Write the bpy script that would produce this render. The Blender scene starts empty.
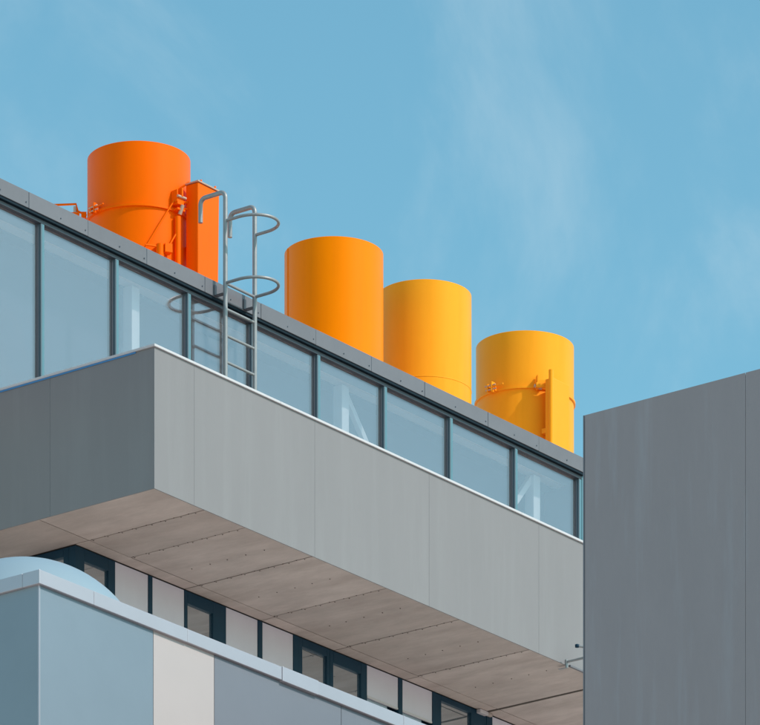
import bpy, math, random
from mathutils import Vector, Matrix
random.seed(7)
S = bpy.context.scene
C = S.collection
R = math.radians

# ---------------------------------------------------------------- camera
# world axes: X runs along the long facade (away to the right), Y goes back from it, Z up
cd = bpy.data.cameras.new('camera'); cam = bpy.data.objects.new('camera', cd); C.objects.link(cam)
cam.location = (-47.071, -38.872, 1.6)
cam.rotation_euler = (R(90), 0, -R(52.66))
cd.sensor_width = 36; cd.lens = 36*5845/760; cd.shift_y = (2500-362.5)/760
cd.clip_start = 1; cd.clip_end = 6000
S.camera = cam

# ---------------------------------------------------------------- sky, sun, exposure
SUN_EL = R(43)
sx, sy = 0.20, -1.0                       # horizontal direction towards the sun
n_ = math.hypot(sx, sy); sx /= n_; sy /= n_
w = bpy.data.worlds.new("World"); S.world = w; w.use_nodes = True
nt = w.node_tree; nt.nodes.clear()
N = nt.nodes.new; L = nt.links.new
out = N('ShaderNodeOutputWorld'); bg = N('ShaderNodeBackground')
sky = N('ShaderNodeTexSky'); sky.sky_type = 'NISHITA'; sky.sun_disc = False
sky.sun_elevation = SUN_EL; sky.sun_rotation = math.atan2(sx, sy)
sky.air_density = 1.0; sky.dust_density = 1.0; sky.ozone_density = 1.0; sky.altitude = 50
SKY_STRENGTH = 0.15
bg.inputs['Strength'].default_value = SKY_STRENGTH
tint = N('ShaderNodeMix'); tint.data_type = 'RGBA'; tint.blend_type = 'MULTIPLY'; tint.inputs[0].default_value = 1
tint.inputs[7].default_value = (.72, 1.13, .985, 1)
L(sky.outputs[0], tint.inputs[6])
# thin clouds: two octaves of warped noise over the whole dome
tc = N('ShaderNodeTexCoord')
mp = N('ShaderNodeMapping'); mp.inputs['Rotation'].default_value = (0.5, 0.2, 0.9); mp.inputs['Scale'].default_value = (13, 22, 13); mp.inputs['Location'].default_value = (13.6, 7.2, 18.4)
L(tc.outputs['Generated'], mp.inputs[0])
n1 = N('ShaderNodeTexNoise'); n1.inputs['Scale'].default_value = 1.0; n1.inputs['Detail'].default_value = 9; n1.inputs['Roughness'].default_value = 0.58; n1.inputs['Distortion'].default_value = 0.4
L(mp.outputs[0], n1.inputs['Vector'])
cr = N('ShaderNodeMapRange'); cr.interpolation_type = 'SMOOTHSTEP'
cr.inputs[1].default_value = 0.51; cr.inputs[2].default_value = 0.76; cr.inputs[3].default_value = 0; cr.inputs[4].default_value = 0.30
L(n1.outputs[0], cr.inputs[0])
cm = N('ShaderNodeMix'); cm.data_type = 'RGBA'; cm.blend_type = 'MIX'
cm.inputs[7].default_value = (3.4, 4.2, 4.6, 1)
L(cr.outputs[0], cm.inputs[0]); L(tint.outputs[2], cm.inputs[6])
L(cm.outputs[2], bg.inputs[0]); L(bg.outputs[0], out.inputs[0])

sd = bpy.data.lights.new('sun', 'SUN'); so = bpy.data.objects.new('sun', sd); C.objects.link(so)
sd.energy = 2.5; sd.angle = R(0.6); sd.color = (1.0, 0.90, 0.82)
sdir = Vector((sx*math.cos(SUN_EL), sy*math.cos(SUN_EL), math.sin(SUN_EL)))
so.rotation_euler = sdir.to_track_quat('Z', 'Y').to_euler(); so.location = (0, -30, 60)
S.view_settings.view_transform = 'Standard'; S.view_settings.look = 'None'
S.view_settings.exposure = 0.3; S.view_settings.gamma = 1.0
S.render.engine = 'CYCLES'
S.cycles.max_bounces = 10; S.cycles.transparent_max_bounces = 16

# ---------------------------------------------------------------- materials
def lin(r, g, b):
    f = lambda c: (c/255/12.92) if c/255 <= .04045 else ((c/255+.055)/1.055)**2.4
    return (f(r), f(g), f(b), 1)
def mat(name, col, rough=.6, spec=.5, metal=0, var=0.0, scale=(1,1,1), nscale=2.0, amt=.12, bump=0.0, bscale=20, coat=0.0, blotch=None, randv=0.0, spectint=None):
    """procedural paint / concrete: base colour varied by noise over world position"""
    m = bpy.data.materials.new(name); m.use_nodes = True
    t = m.node_tree; p = t.nodes['Principled BSDF']; n = t.nodes.new; l = t.links.new
    p.inputs['Roughness'].default_value = rough; p.inputs['Metallic'].default_value = metal
    p.inputs['Specular IOR Level'].default_value = spec; p.inputs['Coat Weight'].default_value = coat
    p.inputs['Coat Roughness'].default_value = .12
    if spectint: p.inputs['Specular Tint'].default_value = spectint
    g = n('ShaderNodeNewGeometry'); mp = n('ShaderNodeMapping'); mp.inputs['Scale'].default_value = scale
    l(g.outputs['Position'], mp.inputs[0])
    no = n('ShaderNodeTexNoise'); no.inputs['Scale'].default_value = nscale; no.inputs['Detail'].default_value = 8; no.inputs['Roughness'].default_value = .68
    l(mp.outputs[0], no.inputs['Vector'])
    mr = n('ShaderNodeMapRange'); mr.inputs[1].default_value = .3; mr.inputs[2].default_value = .7
    mr.inputs[3].default_value = 1-amt; mr.inputs[4].default_value = 1+amt
    l(no.outputs[0], mr.inputs[0])
    last = mr.outputs[0]
    if randv:
        oi = n('ShaderNodeObjectInfo'); m2 = n('ShaderNodeMapRange')
        m2.inputs[3].default_value = 1-randv; m2.inputs[4].default_value = 1+randv
        l(oi.outputs['Random'], m2.inputs[0])
        mu = n('ShaderNodeMath'); mu.operation = 'MULTIPLY'; l(last, mu.inputs[0]); l(m2.outputs[0], mu.inputs[1]); last = mu.outputs[0]
    vm = n('ShaderNodeVectorMath'); vm.operation = 'SCALE'; vm.inputs[0].default_value = col[:3]
    l(last, vm.inputs['Scale'])
    colout = vm.outputs[0]
    if blotch:                                   # streaks or stains of another colour
        bcol, bsc, lo, hi, bamt = blotch
        mp2 = n('ShaderNodeMapping'); mp2.inputs['Scale'].default_value = bsc; l(g.outputs['Position'], mp2.inputs[0])
        n2 = n('ShaderNodeTexNoise'); n2.inputs['Scale'].default_value = 1; n2.inputs['Detail'].default_value = 6; n2.inputs['Roughness'].default_value = .65
        l(mp2.outputs[0], n2.inputs['Vector'])
        r2 = n('ShaderNodeMapRange'); r2.inputs[1].default_value = lo; r2.inputs[2].default_value = hi; r2.inputs[3].default_value = 0; r2.inputs[4].default_value = bamt
        l(n2.outputs[0], r2.inputs[0])
        mx = n('ShaderNodeMix'); mx.data_type = 'RGBA'; mx.inputs[7].default_value = bcol
        l(r2.outputs[0], mx.inputs[0]); l(colout, mx.inputs[6]); colout = mx.outputs[2]
    l(colout, p.inputs['Base Color'])
    if bump:
        n3 = n('ShaderNodeTexNoise'); n3.inputs['Scale'].default_value = bscale; n3.inputs['Detail'].default_value = 4
        l(mp.outputs[0], n3.inputs['Vector'])
        b = n('ShaderNodeBump'); b.inputs['Strength'].default_value = bump; b.inputs['Distance'].default_value = .02
        l(n3.outputs[0], b.inputs['Height']); l(b.outputs[0], p.inputs['Normal'])
    return m
def glass(name, diff, transp, gloss, mixes, rough=.03):
    """coated pane: part mirror, part see-through, part body colour"""
    m = bpy.data.materials.new(name); m.use_nodes = True
    t = m.node_tree; n = t.nodes.new; l = t.links.new
    t.nodes.clear(); o = n('ShaderNodeOutputMaterial')
    d = n('ShaderNodeBsdfDiffuse'); d.inputs[0].default_value = diff
    tr = n('ShaderNodeBsdfTransparent'); tr.inputs[0].default_value = transp
    gl = n('ShaderNodeBsdfGlossy'); gl.inputs[0].default_value = gloss; gl.inputs['Roughness'].default_value = rough
    g = n('ShaderNodeNewGeometry'); no = n('ShaderNodeTexNoise'); no.inputs['Scale'].default_value = .9; no.inputs['Detail'].default_value = 3
    l(g.outputs['Position'], no.inputs['Vector'])
    b = n('ShaderNodeBump'); b.inputs['Strength'].default_value = .03; b.inputs['Distance'].default_value = .05
    l(no.outputs[0], b.inputs['Height']); l(b.outputs[0], gl.inputs['Normal'])
    m1 = n('ShaderNodeMixShader'); m1.inputs[0].default_value = mixes[0]; l(d.outputs[0], m1.inputs[1]); l(tr.outputs[0], m1.inputs[2])
    m2 = n('ShaderNodeMixShader'); m2.inputs[0].default_value = mixes[1]; l(m1.outputs[0], m2.inputs[1]); l(gl.outputs[0], m2.inputs[2])
    l(m2.outputs[0], o.inputs[0]); return m

M = {}
M['fascia'] = mat('fascia_render', (.240,.228,.242,1), .75, .3, amt=.035, nscale=1.2, scale=(1,1,.35), bump=.05, bscale=60,
                  blotch=((.29,.285,.30,1),(3.5,3.5,.25),.50,.75,.35), randv=.02)
M['concrete_block'] = mat('dark_precast', (.315,.275,.292,1), .8, .3, amt=.05, nscale=1.5, scale=(1,1,.3), bump=.08, bscale=50,
                  blotch=((.37,.36,.40,1),(1,7,.7),.52,.76,.45))
M['soffit'] = mat('fibre_cement', (.50,.424,.398,1), .85, .2, amt=.15, nscale=2.6, bump=.12, bscale=45, randv=.11, scale=(1.6,.55,1),
                  blotch=((.40,.325,.30,1),(4.0,1.1,1),.46,.70,.55))
M['soffit_joint'] = mat('joint_filler', (.10,.08,.07,1), .9, amt=.1)
M['white_trim'] = mat('white_trim', (.58,.55,.58,1), .45, amt=.03)
M['blue_strip'] = mat('painted_blue_reflection', lin(70,140,200), .5, amt=.03)  # blue of a reflection, given as plain colour
M['coping'] = mat('grey_zinc', (.153,.149,.172,1), .55, .5, amt=.06, nscale=3, bump=.03, randv=.05)
M['coping_shade'] = mat('painted_shade_black', (.004,.016,.028,1), .7, .2, amt=.1)  # near-black that paints the shade below the coping
M['frame'] = mat('grey_frame', lin(78,84,95), .45, amt=.05)
M['mull_light'] = mat('teal_edge', lin(92,132,146), .45, amt=.04)
M['dark_frame'] = mat('dark_teal_frame', (.005,.036,.070,1), .5, .25, amt=.10)
M['mullion'] = mat('mullion', lin(92,110,122), .4, amt=.05)
M['pane'] = glass('coated_glass', (.75,.80,.84,1), (.97,.98,1,1), (.92,.77,.77,1), (.94,.28))
M['darkpane'] = glass('dark_glass', lin(100,120,138), (.2,.25,.3,1), (.95,1,1,1), (.15,.62))
M['backing'] = mat('plant_screen', lin(58,72,86), .9, amt=.05)
M['steel_white'] = mat('white_steel', (.88,.87,.86,1), .5, amt=.03)
M['blind'] = mat('roller_blind', (.64,.62,.71,1), .85, amt=.03, nscale=4)
M['sill_panel'] = mat('blue_grey_panel', lin(150,165,180), .6, amt=.03)
M['galv'] = mat('galvanised_steel', (.30,.295,.305,1), .45, .5, metal=.3, amt=.10, nscale=14, bump=.05)
def paint(name, col):
    return mat(name, col, .45, .4, amt=.025, nscale=1.5, coat=0, spectint=(1.0, col[1]*.8, .03, 1), bump=.02, bscale=3.5, blotch=((.80,col[1]*.72,.004,1),(7,7,.45),.48,.78,.30))
M['orange1'] = paint('deep_orange_paint', (1.0,.138,.0,1))
M['orange2'] = paint('orange_paint', (1.0,.24,.0,1))
M['yellow1'] = paint('golden_yellow_paint', (1.0,.38,.02,1))
M['yellow2'] = paint('warm_yellow_paint', (1.0,.38,.02,1))
M['bolt'] = mat('zinc_bolt', (.55,.36,.27,1), .45, metal=.3, amt=.1)
M['roof'] = mat('roof_felt', (.20,.20,.20,1), .9, amt=.15)
M['roof_top'] = mat('pale_bounce_roof', (.85,.67,.55,1), .95, amt=.08, nscale=6)  # unseen roof surface, made pale and warm to bounce light onto the flues
M['inner_dark'] = mat('soot', (.05,.045,.04,1), .9, amt=.2)
M['low_dark'] = mat('teal_panel', (.235,.284,.337,1), .35, .5, amt=.05, nscale=1)
M['low_blue'] = mat('light_blue_panel', (.208,.264,.325,1), .40, .5, amt=.05, nscale=.8)
M['low_white'] = mat('off_white_panel', (.495,.43,.43,1), .5, .5, amt=.02)
M['low_grey'] = mat('grey_blue_panel', (.194,.203,.243,1), .45, .5, amt=.04, nscale=.9)
M['band'] = mat('pale_metal_band', (.48,.455,.50,1), .35, .5, metal=.3, amt=.03, randv=.02)
M['dome'] = mat('pale_blue_dome', (.30,.375,.44,1), .35, .5, amt=.03)
M['wall_low'] = mat('plain_wall', (.38,.38,.37,1), .8, amt=.08)
M['ground'] = mat('pale_paving', (.72,.55,.47,1), .9, amt=.10, nscale=.3)
M['asphalt'] = mat('asphalt', (.07,.07,.07,1), .9, amt=.15)

# ---------------------------------------------------------------- mesh helpers
class MB:
    def __init__(s): s.v = []; s.f = []; s.sm = []
    def add(s, vs, fs, smooth=False):
        o = len(s.v); s.v += [tuple(v) for v in vs]; s.f += [tuple(i+o for i in f) for f in fs]; s.sm += [smooth]*len(fs); return s
    def box(s, u0, u1, v0, v1, z0, z1):
        vs = [(u,v,z) for z in (z0,z1) for v in (v0,v1) for u in (u0,u1)]
        return s.add(vs, [(0,2,3,1),(4,5,7,6),(0,1,5,4),(2,6,7,3),(0,4,6,2),(1,3,7,5)])
    def obox(s, c, ax, ay, az, hx, hy, hz):
        c = Vector(c); vs = [c+ax*(i*hx)+ay*(j*hy)+az*(k*hz) for k in (-1,1) for j in (-1,1) for i in (-1,1)]
        return s.add(vs, [(0,2,3,1),(4,5,7,6),(0,1,5,4),(2,6,7,3),(0,4,6,2),(1,3,7,5)])
    def tube(s, pts, r, n=12, closed=False, caps=True):
        pts = [Vector(p) for p in pts]; m = len(pts); rings = []
        ref = None
        for i, p in enumerate(pts):
            a = pts[(i-1) % m] if (closed or i) else p; b = pts[(i+1) % m] if (closed or i < m-1) else p
            t = (b-a).normalized()
            if ref is None: ref = Vector((0,0,1)) if abs(t.z) < .9 else Vector((1,0,0))
            x = (ref - t*ref.dot(t)).normalized(); ref = x; y = t.cross(x)
            rings.append([p + x*(r*math.cos(2*math.pi*k/n)) + y*(r*math.sin(2*math.pi*k/n)) for k in range(n)])
        vs = [q for g in rings for q in g]; fs = []
        for i in range(m if closed else m-1):
            j = (i+1) % m
            for k in range(n): fs.append((i*n+k, i*n+(k+1)%n, j*n+(k+1)%n, j*n+k))
        s.add(vs, fs, True)
        if caps and not closed:
            s.add(rings[0], [tuple(range(n))[::-1]]); s.add(rings[-1], [tuple(range(n))])
        return s
    def lathe(s, cx, cy, prof, n=96, smooth=True):
        """prof = list of (r, z) runs; each run separated by None gets hard edges"""
        runs = [[]]
        for p in prof:
            if p is None: runs.append([])
            else: runs[-1].append(p)
        for run in runs:
            vs = [(cx+r*math.cos(2*math.pi*k/n), cy+r*math.sin(2*math.pi*k/n), z) for r, z in run for k in range(n)]
            s.add(vs, [(i*n+k, i*n+(k+1)%n, (i+1)*n+(k+1)%n, (i+1)*n+k) for i in range(len(run)-1) for k in range(n)], smooth)
        return s
    def disc(s, c, r, n=24):
        c = Vector(c); return s.add([c+Vector((r*math.cos(2*math.pi*k/n), r*math.sin(2*math.pi*k/n),0)) for k in range(n)], [tuple(range(n))])
    def build(s, name, m, parent=None, bevel=0.0, label=None, kind=None):
        base = base_of(parent)
        me = bpy.data.meshes.new(name); me.from_pydata([tuple(Vector(v)-base) for v in s.v], [], s.f); me.update()
        me.polygons.foreach_set('use_smooth', s.sm); me.materials.append(m)
        o = bpy.data.objects.new(name, me); C.objects.link(o)
        if parent: o.parent = parent
        if bevel:
            b = o.modifiers.new('bevel', 'BEVEL'); b.width = bevel; b.segments = 2; b.limit_method = 'ANGLE'; b.angle_limit = R(40)
        if label: o['label'] = label
        if kind: o['kind'] = kind
        return o
def base_of(o):
    b = Vector((0,0,0))
    while o: b += o.location; o = o.parent
    return b
def thing(name, loc, label, cat, group=None):
    o = bpy.data.objects.new(name, None); C.objects.link(o); o.location = loc; o.empty_display_size = .3
    o['label'] = label; o['category'] = cat
    if group: o['group'] = group
    return o
def arc(c, r, a0, a1, n, ax, ay):
    c = Vector(c); ax = Vector(ax); ay = Vector(ay)
    return [c + ax*(r*math.cos(a0+(a1-a0)*i/n)) + ay*(r*math.sin(a0+(a1-a0)*i/n)) for i in range(n+1)]

# ---------------------------------------------------------------- ground
g = MB(); g.add([(-2500,-2500,0),(2500,-2500,0),(2500,2500,0),(-2500,2500,0)], [(0,1,2,3)])
g.build('ground', M['ground'], kind='structure')
rd = MB(); rd.add([(-400,-36,.004),(400,-36,.004),(400,-29,.004),(-400,-29,.004)], [(0,1,2,3)])
rd.build('road', M['asphalt'], kind='structure')
kb = MB(); kb.box(-400,400,-28.99,-28.84,-.05,.12); kb.box(-400,400,-36.16,-36.01,-.05,.12)
kb.build('kerb', M['wall_low'], kind='structure')

# ---------------------------------------------------------------- main building
ZB, ZT = 22.594, 24.10
B = thing('office_building', (0,0,0), 'grey office building with an overhanging top storey, glazed screen above and concrete soffit below', 'building')
U_END = 11.42; V_BACK = 12.0
# body below the overhang
MB().box(1.0, U_END, 1.98, V_BACK, 0, ZB+.05).build('wall', M['wall_low'], B)
MB().box(.06, U_END-.01, .06, V_BACK, ZB+.0125, 23.86).build('floor_slab', M['soffit_joint'], B)
MB().box(.07, U_END-.02, .07, V_BACK-.02, 23.862, 23.90).build('terrace_floor', M['roof'], B)
# fascia, right (sunlit) and left (shaded) sides, in panels with hairline joints
us = [0, .66, 2.72, 4.78, 6.86, 8.94, U_END]
for a, b in zip(us[:-1], us[1:]):
    MB().box(a+(.0009 if a else 0), b-.0009, 0, .0125, ZB, ZT-.029).build('fascia_panel', M['fascia'], B, .0025)
vs_ = [.0127, 1.43, 3.49, 5.55, 7.61, 9.67, V_BACK]
for a, b in zip(vs_[:-1], vs_[1:]):
    MB().box(0, .0125, a+(.0009 if a>.1 else 0), b-.0009, ZB, ZT-.029).build('fascia_panel', M['fascia'], B, .0025)
# white capping with drip edge
for a, b in ((-.02,2.1),(2.1,4.3),(4.3,6.5),(6.5,8.7),(8.7,U_END)):
    MB().box(a+(.002 if a>0 else 0), b, -.02, .12, ZT-.027, ZT).build('capping', M['white_trim'], B, .004)
for a, b in ((.122,2.2),(2.2,4.4),(4.4,6.6),(6.6,9.0),(9.0,V_BACK)):
    MB().box(-.02, .12, a, b-.002, ZT-.026, ZT).build('capping', M['white_trim'], B, .004)
MB().box(.004, U_END-.004, .004, .0595, ZB+.012, ZT-.04).box(.004, .0595, .0596, V_BACK-.004, ZB+.012, ZT-.04).build('joint_backing', M['fascia'], B, kind='stuff')
MB().box(-.010, -.0005, .25, V_BACK, ZT-.042, ZT-.0265).build('reflection_strip', M['blue_strip'], B)  # thin strip added to paint in a blue reflection line under the capping
# soffit boards
zs0, zs1 = ZB, ZB+.0119
def board(u0,u1,v0,v1,dz=0.0): 
    MB().box(u0+.007,u1-.007,v0+.006,v1-.006,zs0+dz,zs1).build('soffit_panel', M['soffit'], B, .004)
ju = [.008, .842, 1.537, 2.696, 4.016, 5.362, 6.695, 8.245]
for i,(a,b) in enumerate(zip(ju[:-1], ju[1:])): board(a, b, .008, 1.60, .002+random.uniform(0,.004))
board(8.29, 9.8, .008, 1.60, .003); board(9.8, U_END, .008, 1.60, .004)
jb = [.842, 2.70, 4.05, 5.38, 6.72, 8.245]
for a,b in zip(jb[:-1], jb[1:]): board(a, b, 1.60, 1.80, .004+random.uniform(0,.003))
board(8.29, 9.8, 1.60, 1.80, .004); board(9.8, U_END, 1.60, 1.80, .003)
vv = [1.60, 3.3, 5.0, 6.7, 8.4, 10.1, V_BACK]
for a,b in zip(vv[:-1], vv[1:]): board(.008, .842, a, b, .003+random.uniform(0,.004))
# screw heads along the joints
sc = MB()
def screws(u, v0=.14, v1=1.56, n=9):
    for k in range(n):
        v = v0+(v1-v0)*k/(n-1)+random.uniform(-.01,.01)
        sc.lathe(u, v, [(.0001,zs0-.003),(.006,zs0-.003),(.007,zs0+.002)], 8)
for a,b in zip(ju[:-1], ju[1:]):
    if a > .1: screws(a+.014, n=8); screws(a-.013, v0=.22, n=8)
    if b-a > 1: screws((a+b)/2+random.uniform(-.1,.1), v0=.3, v1=1.3, n=5)
sc.build('screw_heads', M['soffit_joint'], B, kind='stuff')

# recessed window wall below the soffit: dark frames, blinds, panes
WV = 1.80; z0w = 19.8
MB().box(1.0, U_END, WV+.12, WV+.18, z0w, ZB-.01).build('recess_lining', M['dark_frame'], B)
MB().box(.96, 1.0, WV+.12, V_BACK, z0w, ZB-.01).build('recess_lining', M['dark_frame'], B)
MB().box(.87, U_END, WV+.01, WV+.119, ZB-.055, ZB+.002).build('head_rail', M['dark_frame'], B)
MB().box(.87, .96, WV+.12, V_BACK, ZB-.055, ZB+.002).build('head_rail', M['dark_frame'], B)
def wall_window(u0, u1, gu0, gu1, ztop, two=None):
    f = MB()
    f.box(u0, gu0, WV, WV+.10, z0w, ZB); f.box(gu1, u1, WV, WV+.10, z0w, ZB)
    f.box(gu0, gu1, WV, WV+.10, ztop, ZB-.001)
    w_ = f.build('window', M['dark_frame'], B, .004)
    MB().box(gu0, gu1, WV+.03, WV+.045, z0w, ztop).build('pane', M['darkpane'], w_)
    return w_
def blind(u0, u1, zb=None):
    if zb is None:
        MB().box(u0, u1, WV+.006, WV+.02, z0w, ZB-.004).build('roller_blind', M['blind'], B)
    else:
        o = MB().box(u0, u1, WV+.006, WV+.02, zb, ZB-.004).build('roller_blind', M['blind'], B)
        MB().box(u0, u1, WV+.0, WV+.026, zb-.022, zb).build('bottom_rail', M['white_trim'], o, .003)
        MB().box(u0, u1-.16, WV+.04, WV+.055, z0w, zb+.05).build('sill_panel', M['sill_panel'], B)
def post(u0, u1): MB().box(u0, u1, WV-.004, WV+.10, z0w, ZB-.001).build('post', M['dark_frame'], B, .003)
wall_window(.85, 1.516, 1.0, 1.40, 22.46)
blind(1.518, 2.075); post(2.077, 2.145); blind(2.147, 2.697)
wall_window(2.70, 3.43, 2.755, 3.20, 22.46)
blind(3.434, 3.992); post(3.994, 4.073); blind(4.075, 4.632)
post(4.634, 4.724)
wall_window(4.726, 5.30, 4.80, 5.25, 22.50); wall_window(5.303, 6.0, 5.37, 5.885, 22.46)
blind(6.004, 6.588, 22.245); post(6.59, 6.667); blind(6.669, 7.243, 22.245); post(7.245, 7.32)
wall_window(7.322, 8.30, 7.42, 8.0, 22.53); post(8.303, 8.42)
blind(8.423, 9.0); post(9.002, 9.08); blind(9.082, 9.66); wall_window(9.665, 10.5, 9.74, 10.42, 22.46); blind(10.505, 11.3); post(11.305, U_END)
# return side of the recess, going back on the left
vcur = WV+.101
while vcur < V_BACK-1:
    f = MB(); f.box(.85, .95, vcur, vcur+.07, z0w, ZB); f.box(.85, .95, vcur+.07, vcur+1.25, 22.50, ZB-.001)
    w_ = f.build('window', M['dark_frame'], B, .004)
    MB().box(.885, .90, vcur+.07, vcur+1.25, z0w, 22.50).build('pane', M['darkpane'], w_)
    vcur += 1.251

# ---- glazed screen on the terrace
GV = 2.60; GB = 23.90; ZC1 = 26.572; ZC0 = 26.395; GT = 26.325
edges = [-7.6,-6.33,-5.06,-3.79,-2.53,-1.28,-.05, 1.19, 2.45, 3.71, 4.86, 6.07, 7.34, 8.63, 9.94, 11.27]
for a, b in zip(edges[:-1], edges[1:]):
    p = MB().box(a+.028, b-.028, GV, GV+.016, GB, GT)
    o = p.build('glass_pane', M['pane'], B)
    # gaskets, proud of the pane
    for g0, g1 in ((a+.028, a+.046), (b-.046, b-.028)):
        MB().box(g0, g1, GV-.012, GV+.03, GB, GT).build('gasket', M['frame'], o)
for i, e in enumerate(edges):
    o = MB().box(e-.028, e-.010, GV-.045, GV+.06, GB, GT+.001).build('mullion', M['mullion'], B, .003)
    MB().box(e-.010, e+.028, GV-.045, GV+.06, GB, GT+.001).build('cover_strip', M['mull_light'], o, .003)
MB().box(edges[0], 11.30, GV-.05, GV+.09, GT+.001, ZC0-.03).build('head_frame', M['frame'], B, .003)
MB().box(edges[0], 11.30, 2.512, GV+.09, ZC0-.029, ZC0-.001).build('painted_shade_strip', M['coping_shade'], B)  # solid dark strip, its colour stands in for shade under the coping
MB().box(11.301, 11.36, GV-.05, GV+.09, GB, ZC0-.001).build('end_post', M['mull_light'], B, .003)
MB().box(11.36, 11.40, GV+.0, V_BACK-2, GB, ZC0-.001).build('end_wall', M['coping'], B)
# coping in lengths
cj = [-7.7,-6.2,-5.19,-4.18,-3.17,-2.15,-1.13,-.11,.90,1.89,2.90,3.92,4.93,5.945,7.0,8.03,9.29,10.33,11.50]
for a,b in zip(cj[:-1],cj[1:]):
    o = MB().box(a+.003, b-.003, 2.50+random.uniform(-.002,.002), 2.86, ZC0, ZC1+random.uniform(-.002,.002)).build('coping', M['coping'], B, .004)
    h = MB()
    for uu in ((a+b)/2+random.uniform(-.05,.05), b-.05):
        h.tube([(uu,2.494,ZC0+.05),(uu,2.503,ZC0+.05)], .0075, 8)
    h.build('rivet', M['backing'], o)
    MB().box(b-.004, b+.004, 2.505, 2.85, ZC0+.004, ZC1-.004).build('coping_joint', M['dark_frame'], B)
# inside: screen, roof and white steel frame seen through the glass
MB().box(edges[0], 11.35, 3.16, 3.20, GB, 26.30).build('plant_screen', M['backing'], B)
MB().box(edges[0], 11.36, 2.862, V_BACK-2, 26.32, 26.36).build('roof', M['roof_top'], B)
MB().box(edges[0], 11.355, 2.99, 3.159, 26.30, 26.319).build('ceiling_strip', M['backing'], B)
MB().box(edges[0], 11.36, 2.70, 2.861, 26.34, ZC0-.002).build('roof_edge', M['roof'], B)
def column(u, brace=0):
    MB().box(u, u+.135, 2.86, 2.99, GB, 26.298).build('column', M['steel_white'], B, .004)
    if brace:
        a = Vector((u+.07+.05*brace, 2.93, 26.26)); b = Vector((u+.07+1.05*brace, 2.93, 25.10))
        d = (b-a).normalized(); MB().obox((a+b)/2, d, Vector((0,1,0)), d.cross(Vector((0,1,0))), (b-a).length/2, .03, .035).build('brace', M['steel_white'], B)
column(3.07); column(6.90, 1); column(10.72, -1); column(-.75, 1); column(-4.5,-1)

# small light block where the soffit joint meets the window wall
t = thing('junction_box', (8.27,1.72,ZB), 'small pale box fixed under the soffit at the end of the dark joint', 'fixture')
MB().box(8.10, 8.26, 1.735, 1.797, ZB-.045, ZB-.001).build('box_body', M['white_trim'], t, .006)
MB().box(8.262, 8.36, 1.75, 1.79, ZB-.035, ZB-.001).build('box_cover', M['soffit'], t, .006)

# bracket on the fascia by the block
t = thing('wall_bracket', (7.40,0,ZB), 'small galvanised bracket with a short arm on the bottom edge of the sunlit fascia', 'bracket')
MB().box(7.372, 7.412, -.018, -.001, ZB-.03, ZB+.06).box(7.372,7.412,-.018,.10,ZB-.034,ZB-.0295).build('fixing_plate', M['galv'], t, .003)
MB().tube([(7.392,-.02,ZB+.035),(7.392,-.60,ZB+.035)], .014).build('arm', M['galv'], t)
MB().tube([(7.392,-.27,ZB+.035),(7.392,-.27,ZB+.15)], .012).build('upright', M['galv'], t)
MB().tube([(7.33,-.20,ZB+.165),(7.40,-.29,ZB+.15),(7.46,-.36,ZB+.145)], .014).build('cross_arm', M['galv'], t)
MB().lathe(7.33,-.20,[(.001,ZB+.145),(.024,ZB+.15),(.026,ZB+.18),(.001,ZB+.19)],14).build('knob', M['dark_frame'], t)
MB().box(7.44, 8.2, -.03, -.001, ZB-.01, ZB+.012).build('edge_rail', M['coping'], t, .003)

# ---------------------------------------------------------------- ladder with hooks and cage hoops
LV = 2.36; r_ = .026
T = thing('roof_ladder', (4.36,LV,23.9), 'galvanised steel ladder with hooked handrails and cage hoops in front of the glazed screen', 'ladder')
for u in (4.11, 4.64):
    zt = 27.55; a = .07
    pts = [(u,LV,23.9),(u,LV,25),(u,LV,26.2),(u,LV,zt-a)]
    pts += arc((u,LV+a,zt-a), a, math.pi, math.pi/2, 6, (0,1,0), (0,0,1))[1:]
    pts += arc((u,LV+.36-a,zt-a), a, math.pi/2, 0, 6, (0,1,0), (0,0,1))
    pts += [(u,LV+.36,zt-.27)]
    MB().tube(pts, r_, 16).build('side_rail', M['galv'], T)
z = 26.52
k = 0
while z > 24:
    MB().tube([(4.11,LV,z),(4.64,LV,z)], .016, 10).build('rung', M['galv'], T); z -= .297 if k else .29; k += 1
for zh in (27.22, 26.52):
    c = (4.375, LV-.19, zh); hw = .265
    pts = [(4.11,LV,zh),(4.11,LV-.1,zh)] + arc(c, hw, math.pi, 2*math.pi, 24, (1,0,0), (0,1.12,0)) + [(4.64,LV-.1,zh),(4.64,LV,zh)]
    MB().tube(pts, .0175, 10).build('cage_hoop', M['galv'], T)
for u in (4.11, 4.64):
    MB().box(u-.035, u+.035, LV+.01, 2.495, 26.40, 26.408).box(u-.035,u+.035, 2.486, 2.496, 26.40, 26.52).build('wall_bracket', M['coping'], T, .002)
    MB().box(u-.04, u+.04, LV-.05, LV+.05, 23.9, 23.912).build('foot_plate', M['galv'], T)

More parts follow.
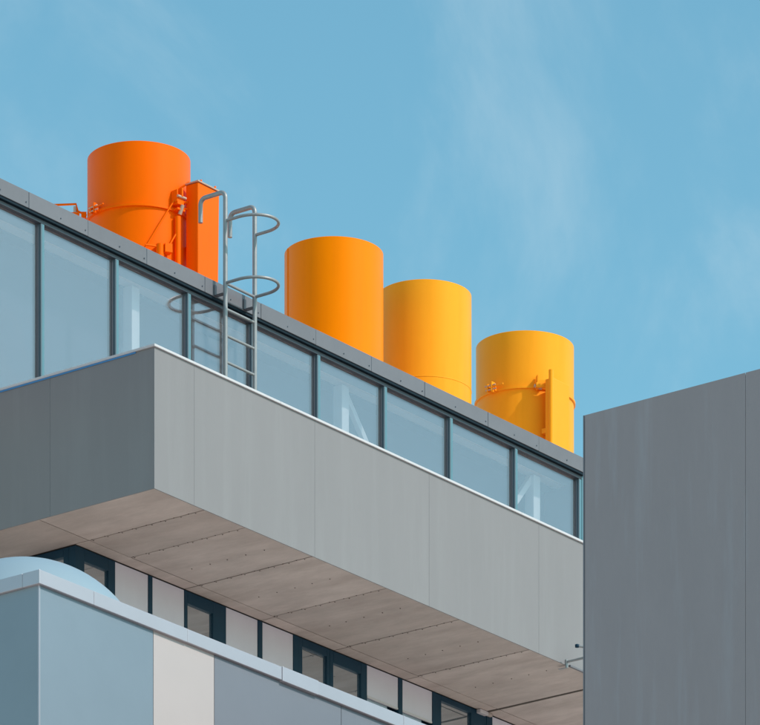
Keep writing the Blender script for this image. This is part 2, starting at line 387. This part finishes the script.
# ---------------------------------------------------------------- flues
def vec(th): return Vector((math.cos(th), math.sin(th), 0))
def flue(u, v, r, zt, m, label, name='roof_flue'):
    T = thing(name, (u,v,26.36), label, 'flue', 'orange and yellow flues standing in a row on the roof')
    b = MB().lathe(u, v, [(r,26.37),(r,zt-.004),None,(r,zt-.004),(r-.004,zt),(r-.02,zt),None,(r-.02,zt),(r-.02,27.3)], 128)
    b.disc((u,v,27.3), r-.02, 64)
    b.build('barrel', m, T)
    return T
def band(T, u, v, r, z, m, h=.032, proud=.018, name='clamp_band'):
    return MB().lathe(u, v, [(r+.001,z-h/2),(r+proud,z-h/2+.002),None,(r+proud,z-h/2+.002),(r+proud,z+h/2-.002),None,(r+proud,z+h/2-.002),(r+.001,z+h/2)], 128).build(name, m, T)
Z3 = Vector((0,0,1))
def latch(T, u, v, r, z, phi, m, s=1.0):
    """over-centre latch on the clamp band: plates, lever and bolts"""
    th = R(217.35+phi); n = vec(th); t = Vector((-n.y, n.x, 0)); c = Vector((u,v,z))+n*r
    b = MB()
    b.obox(c+n*.035*s+t*.00+Z3*.02*s, n, t, Z3, .035*s, .009*s, .062*s)
    b.obox(c+n*.030*s-t*.07*s+Z3*.015*s, n, t, Z3, .030*s, .008*s, .050*s)
    b.obox(c+n*.045*s+t*.08*s+Z3*.025*s, n, t, Z3, .009*s, .085*s, .009*s)
    b.obox(c+n*.012*s-t*.03*s, n, t, Z3, .012*s, .06*s, .026*s)
    o = b.build('latch', m, T, .002)
    q = MB()
    q.tube([c+n*.05*s-t*.11*s+Z3*.04*s, c+n*.05*s+t*.05*s+Z3*.04*s], .011*s, 8)
    q.tube([c+n*.05*s-t*.10*s-Z3*.01*s, c+n*.05*s+t*.06*s-Z3*.01*s], .010*s, 8)
    q.build('bolt', M['bolt'], o)
    return c, n, t

# deep orange flue on the left, with a boxed duct, clamp arms and pipe
u,v,r,zt = 4.565, 4.0, .591, 28.432
F = flue(u, v, r, zt, M['orange1'], 'deep orange flue with a square duct on its right, leftmost of the row')
m = M['orange1']
band(F, u, v, r, 27.70, m, .03, .024)
latch(F, u, v, r+.02, 27.71, -48, m, .9)
# arm sticking out on the far left
th = R(217.35-88); n = vec(th); c = Vector((u,v,27.80))+n*(r+.01)
b = MB(); b.tube([c, c+n*.10+Z3*.05, c+n*.12+Z3*.13, c+n*.30+Z3*.12, c+n*.42+Z3*.115], .013, 8)
b.obox(c+n*.03, n, Vector((-n.y,n.x,0)), Z3, .03,.025,.035); b.obox(c+n*.14+Z3*.01, n, Vector((-n.y,n.x,0)), Z3, .06,.02,.02)
o = b.build('side_arm', m, F)
MB().tube([c+n*.13-Z3*.05, c+n*.13+Z3*.10], .020, 8).build('bolt', M['bolt'], o)
# pipe down the front
th = R(217.35+46); n = vec(th); t = Vector((-n.y,n.x,0)); c0 = Vector((u,v,0))+n*(r+.05)
MB().tube([c0+Z3*26.4, c0+Z3*27.62], .034, 20).build('drain_pipe', m, F)
b = MB(); 
b.obox(c0+Z3*27.78, n, t, Z3, .05, .05, .035); b.obox(c0+Z3*27.88+n*.02, n, t, Z3, .06, .012, .05); b.obox(c0+Z3*27.70+t*.02, n, t, Z3, .04,.06,.012)
b.obox(c0+Z3*27.84-t*.05, n, t, Z3, .05,.008,.07)
o = b.build('latch', m, F, .003)
q = MB(); q.tube([c0+Z3*27.83-t*.06+n*.06, c0+Z3*27.83+t*.07+n*.06], .016, 8); q.tube([c0+Z3*27.65+t*.02+n*.01, c0+Z3*27.75+t*.03+n*.05], .024, 10)
q.build('bolt', M['bolt'], o)
# boxed duct, slightly narrower at the bottom
du0, du1, dv0, dv1, dz = 4.63, 5.02, 3.18, 3.36, 28.02
b = MB(); t_ = .03
vs = [(du0,dv0,26.37),(du1-t_,dv0,26.37),(du0,dv1,26.37),(du1-t_,dv1,26.37),(du0,dv0,dz),(du1,dv0,dz),(du0,dv1,dz),(du1,dv1,dz)]
b.add(vs, [(0,2,3,1),(4,5,7,6),(0,1,5,4),(2,6,7,3),(0,4,6,2),(1,3,7,5)])
D_ = b.build('duct', m, F, .012)
MB().box(du0-.012, du1+.014, dv0-.014, dv1+.012, dz+.0005, dz+.018).build('duct_lid', M['bolt'], D_, .003)
MB().tube([(du0+.08,dv0+.02,dz+.02),(du0+.08,dv0+.02,dz+.05)], .012, 8).tube([(du1-.07,dv0+.02,dz+.02),(du1-.05,dv0+.02,dz+.055)], .012, 8).build('lid_bolt', m, D_)
MB().box(du0+.09, du1-.06, dv1, 3.52, 27.30, 27.36).box(du0+.09, du1-.06, dv1, 3.52, 26.6, 26.66).build('duct_bracket', m, F)
MB().tube([(du0+.03,dv1-.02,dz+.04),(du0-.10,3.44,dz-.09),(du0-.03,3.46,dz-.15)], .012, 8).tube([(du0,dv1-.03,dz-.20),(du0-.12,3.46,dz-.22)], .016, 8).tube([(du0,dv1-.03,dz-.28),(du0-.12,3.46,dz-.26)], .013, 8).build('strut', m, F)
# lower pipe stub on the flue
th = R(217.35+24); n = vec(th); t = Vector((-n.y,n.x,0)); c0 = Vector((u,v,0))+n*(r+.055)
MB().tube([c0+Z3*26.4, c0+Z3*27.25], .045, 20).build('stub_pipe', m, F)
b = MB(); b.obox(c0+Z3*27.21+t*.09, n, t, Z3, .05,.045,.05); b.obox(c0+Z3*27.22-t*.02, n,t,Z3,.012,.16,.008); b.build('stub_clamp', m, F, .003)

def on(phi, z, d=.03): return Vector((u,v,0))+vec(R(217.35+phi))*(r+d)+Z3*z
MB().tube([on(43,27.83,.06), on(26,27.52,.04), on(9,27.20,.03)], .009, 8).build('stay_rod', m, F)
MB().tube([on(46,27.46,.05), on(36,27.28,.05), on(24,27.05,.04)], .010, 8).build('stay_rod', m, F)

u,v,r,zt = 8.215, 4.0, .592, 28.47
F = flue(u, v, r, zt, M['orange2'], 'plain orange flue between the ladder and the golden yellow flue')
MB().tube([tuple(Vector((u,v,0))+vec(R(150))*(r+.004)+Z3*26.4), tuple(Vector((u,v,0))+vec(R(150))*(r+.004)+Z3*(zt-.01))], .006, 6).build('seam', M['orange2'], F)

u,v,r,zt = 10.02, 4.0, .574, 28.512
F = flue(u, v, r, zt, M['yellow1'], 'plain golden yellow flue with a faint seam, partly behind the plain orange one')
MB().lathe(u, v, [(r+.001,27.33),(r+.004,27.334),(r+.004,27.34),(r+.001,27.344)], 128).build('seam', M['yellow1'], F)
MB().tube([tuple(Vector((u,v,0))+vec(R(150))*(r+.003)+Z3*26.4), tuple(Vector((u,v,0))+vec(R(150))*(r+.003)+Z3*(zt-.01))], .005, 6).build('seam', M['yellow1'], F)

u,v,r,zt = 12.111, 4.0, .612, 28.494
m = M['yellow2']
F = flue(u, v, r, zt, m, 'yellow flue with clamp band and boxed duct in front, rightmost of the row')
band(F, u, v, r, 27.785, m, .03, .020)
latch(F, u, v, r+.02, 27.80, -38, m, 1.0)
MB().box(11.665, 12.02, 3.25, 3.37, 26.37, 27.84).build('duct', m, F, .012)
MB().box(11.72, 11.98, 3.37, 3.46, 27.2, 27.26).box(11.72, 11.98, 3.37, 3.46, 26.6, 26.66).build('duct_bracket', m, F)
MB().tube([(11.655,3.27,26.4),(11.655,3.27,27.93)], .030, 16).build('drain_pipe', m, F)
th = R(217.35+12); n = vec(th); t = Vector((-n.y,n.x,0)); c = Vector((u,v,27.80))+n*(r+.02)
b = MB(); b.obox(c+n*.04+Z3*.03, n,t,Z3,.045,.012,.085); b.obox(c+n*.03+t*.06+Z3*.04, n,t,Z3,.035,.05,.02); b.obox(c+n*.08+t*.06-Z3*.02, n,t,Z3,.02,.09,.03)
o = b.build('latch', m, F, .003)
MB().tube([c+n*.06-t*.05-Z3*.02, c+n*.06+t*.05-Z3*.05], .022, 8).build('bolt', M['bolt'], o)

# ---------------------------------------------------------------- lower building in front
LU, LV2, LZ = -11.154, -8.0, 17.205
B2 = thing('low_building', (LU,LV2,0), 'lower building clad in blue, white and grey panels under a pale metal band', 'building')
zb = LZ-.112; uE, vE = -2.6, -4.2
MB().box(LU+.06, uE, LV2+.06, vE, 0, LZ-.03).build('wall', M['wall_low'], B2)
seg = [(LU+.012,-9.703,'low_blue','light blue cladding panel'),(-9.697,-8.90,'low_white','off-white cladding panel'),(-8.894,-7.157,'low_grey','grey blue cladding panel'),(-7.151,-5.70,'low_grey',None),(-5.694,-4.9,'low_white',None),(-4.894,uE,'low_blue',None)]
for a,b,mn,lb in seg:
    MB().box(a,b,LV2,LV2+.06,13.6,zb).build('cladding_panel', M[mn], B2, .003, label=lb)
    MB().box(a,b,LV2,LV2+.06,10.0,13.592).build('cladding_panel', M[mn], B2, .003, label=lb)
MB().box(LU,LU+.0115,LV2-.004,LV2+.012,10.0,zb).build('corner_trim', M['band'], B2)
for a,b in ((LV2+.014,-6.6),(-6.594,-5.2),(-5.194,vE)):
    MB().box(LU,LU+.06,a,b,13.6,zb).build('cladding_panel', M['low_dark'], B2, .003, label='dark teal cladding panel')
    MB().box(LU,LU+.06,a,b,10.0,13.592).build('cladding_panel', M['low_dark'], B2, .003, label='dark teal cladding panel')
bj = [LU-.03,-10.495,-9.287,-8.017,-7.519,-6.3,-5.1,-3.9,uE]
for i,(a,b) in enumerate(zip(bj[:-1],bj[1:])):
    d = .007 if i == 3 else random.uniform(0,.002)
    MB().box(a,b-.003,LV2-.03-d,LV2+.15,zb-d,LZ+d/2).build('metal_band', M['band'], B2, .004)
for a,b in ((LV2+.152,-6.8),(-6.8,-5.6),(-5.6,vE)):
    MB().box(LU-.03,LU+.12,a,b-.003,zb,LZ).build('metal_band', M['band'], B2, .004)
MB().box(LU+.125, uE-.01, LV2+.155, vE-.01, LZ-.029, LZ-.012).build('roof', M['roof'], B2)

# domed skylight on its roof
dr = 1.145; dcx, dcy, dcz = -7.846, -5.0, 17.595
T = thing('dome_skylight', (dcx,dcy,LZ), 'pale blue domed skylight on the roof of the low building, behind the metal band', 'skylight')
prof = []
a0 = math.asin((LZ+.03-dcz)/dr)
for i in range(33):
    a = a0 + (math.pi/2-a0)*i/32; prof.append((max(dr*math.cos(a),.0005), dcz+dr*math.sin(a)))
MB().lathe(dcx, dcy, prof, 96).build('dome', M['dome'], T)
MB().lathe(dcx, dcy, [(prof[0][0]+.05,LZ-.011),(prof[0][0]+.05,LZ+.05),None,(prof[0][0]+.05,LZ+.05),(prof[0][0]-.03,LZ+.05)], 96).build('base_ring', M['band'], T)

# ---------------------------------------------------------------- dark block on the right
KU, KV, KZ = -9.184, -12.0, 18.155
B3 = thing('concrete_block_building', (KU,KV,0), 'dark grey windowless concrete building rising at the right edge in the foreground', 'building')
MB().box(KU+.004, KU+6, -22, KV-.10, 0, KZ-.012).build('wall', M['concrete_block'], B3)
pj = [KV-.012, -13.545, -15.6, -17.7, -19.8, -22]
for a,b in zip(pj[:-1], pj[1:]):
    MB().box(KU, KU+.0035, b+.002, a-.002, 9.0, KZ).build('precast_panel', M['concrete_block'], B3, .0015)
    MB().box(KU, KU+.0035, b+.002, a-.002, 0, 8.99).build('precast_panel', M['concrete_block'], B3, .0015)
MB().box(KU+.012, KU+6, KV-.10, KV, 0, KZ-.002).build('end_panel', M['concrete_block'], B3, .0015)
MB().box(KU-.002, KU+.0115, KV-.0115, KV+.002, 0, KZ-.001).build('corner_trim', M['coping'], B3)
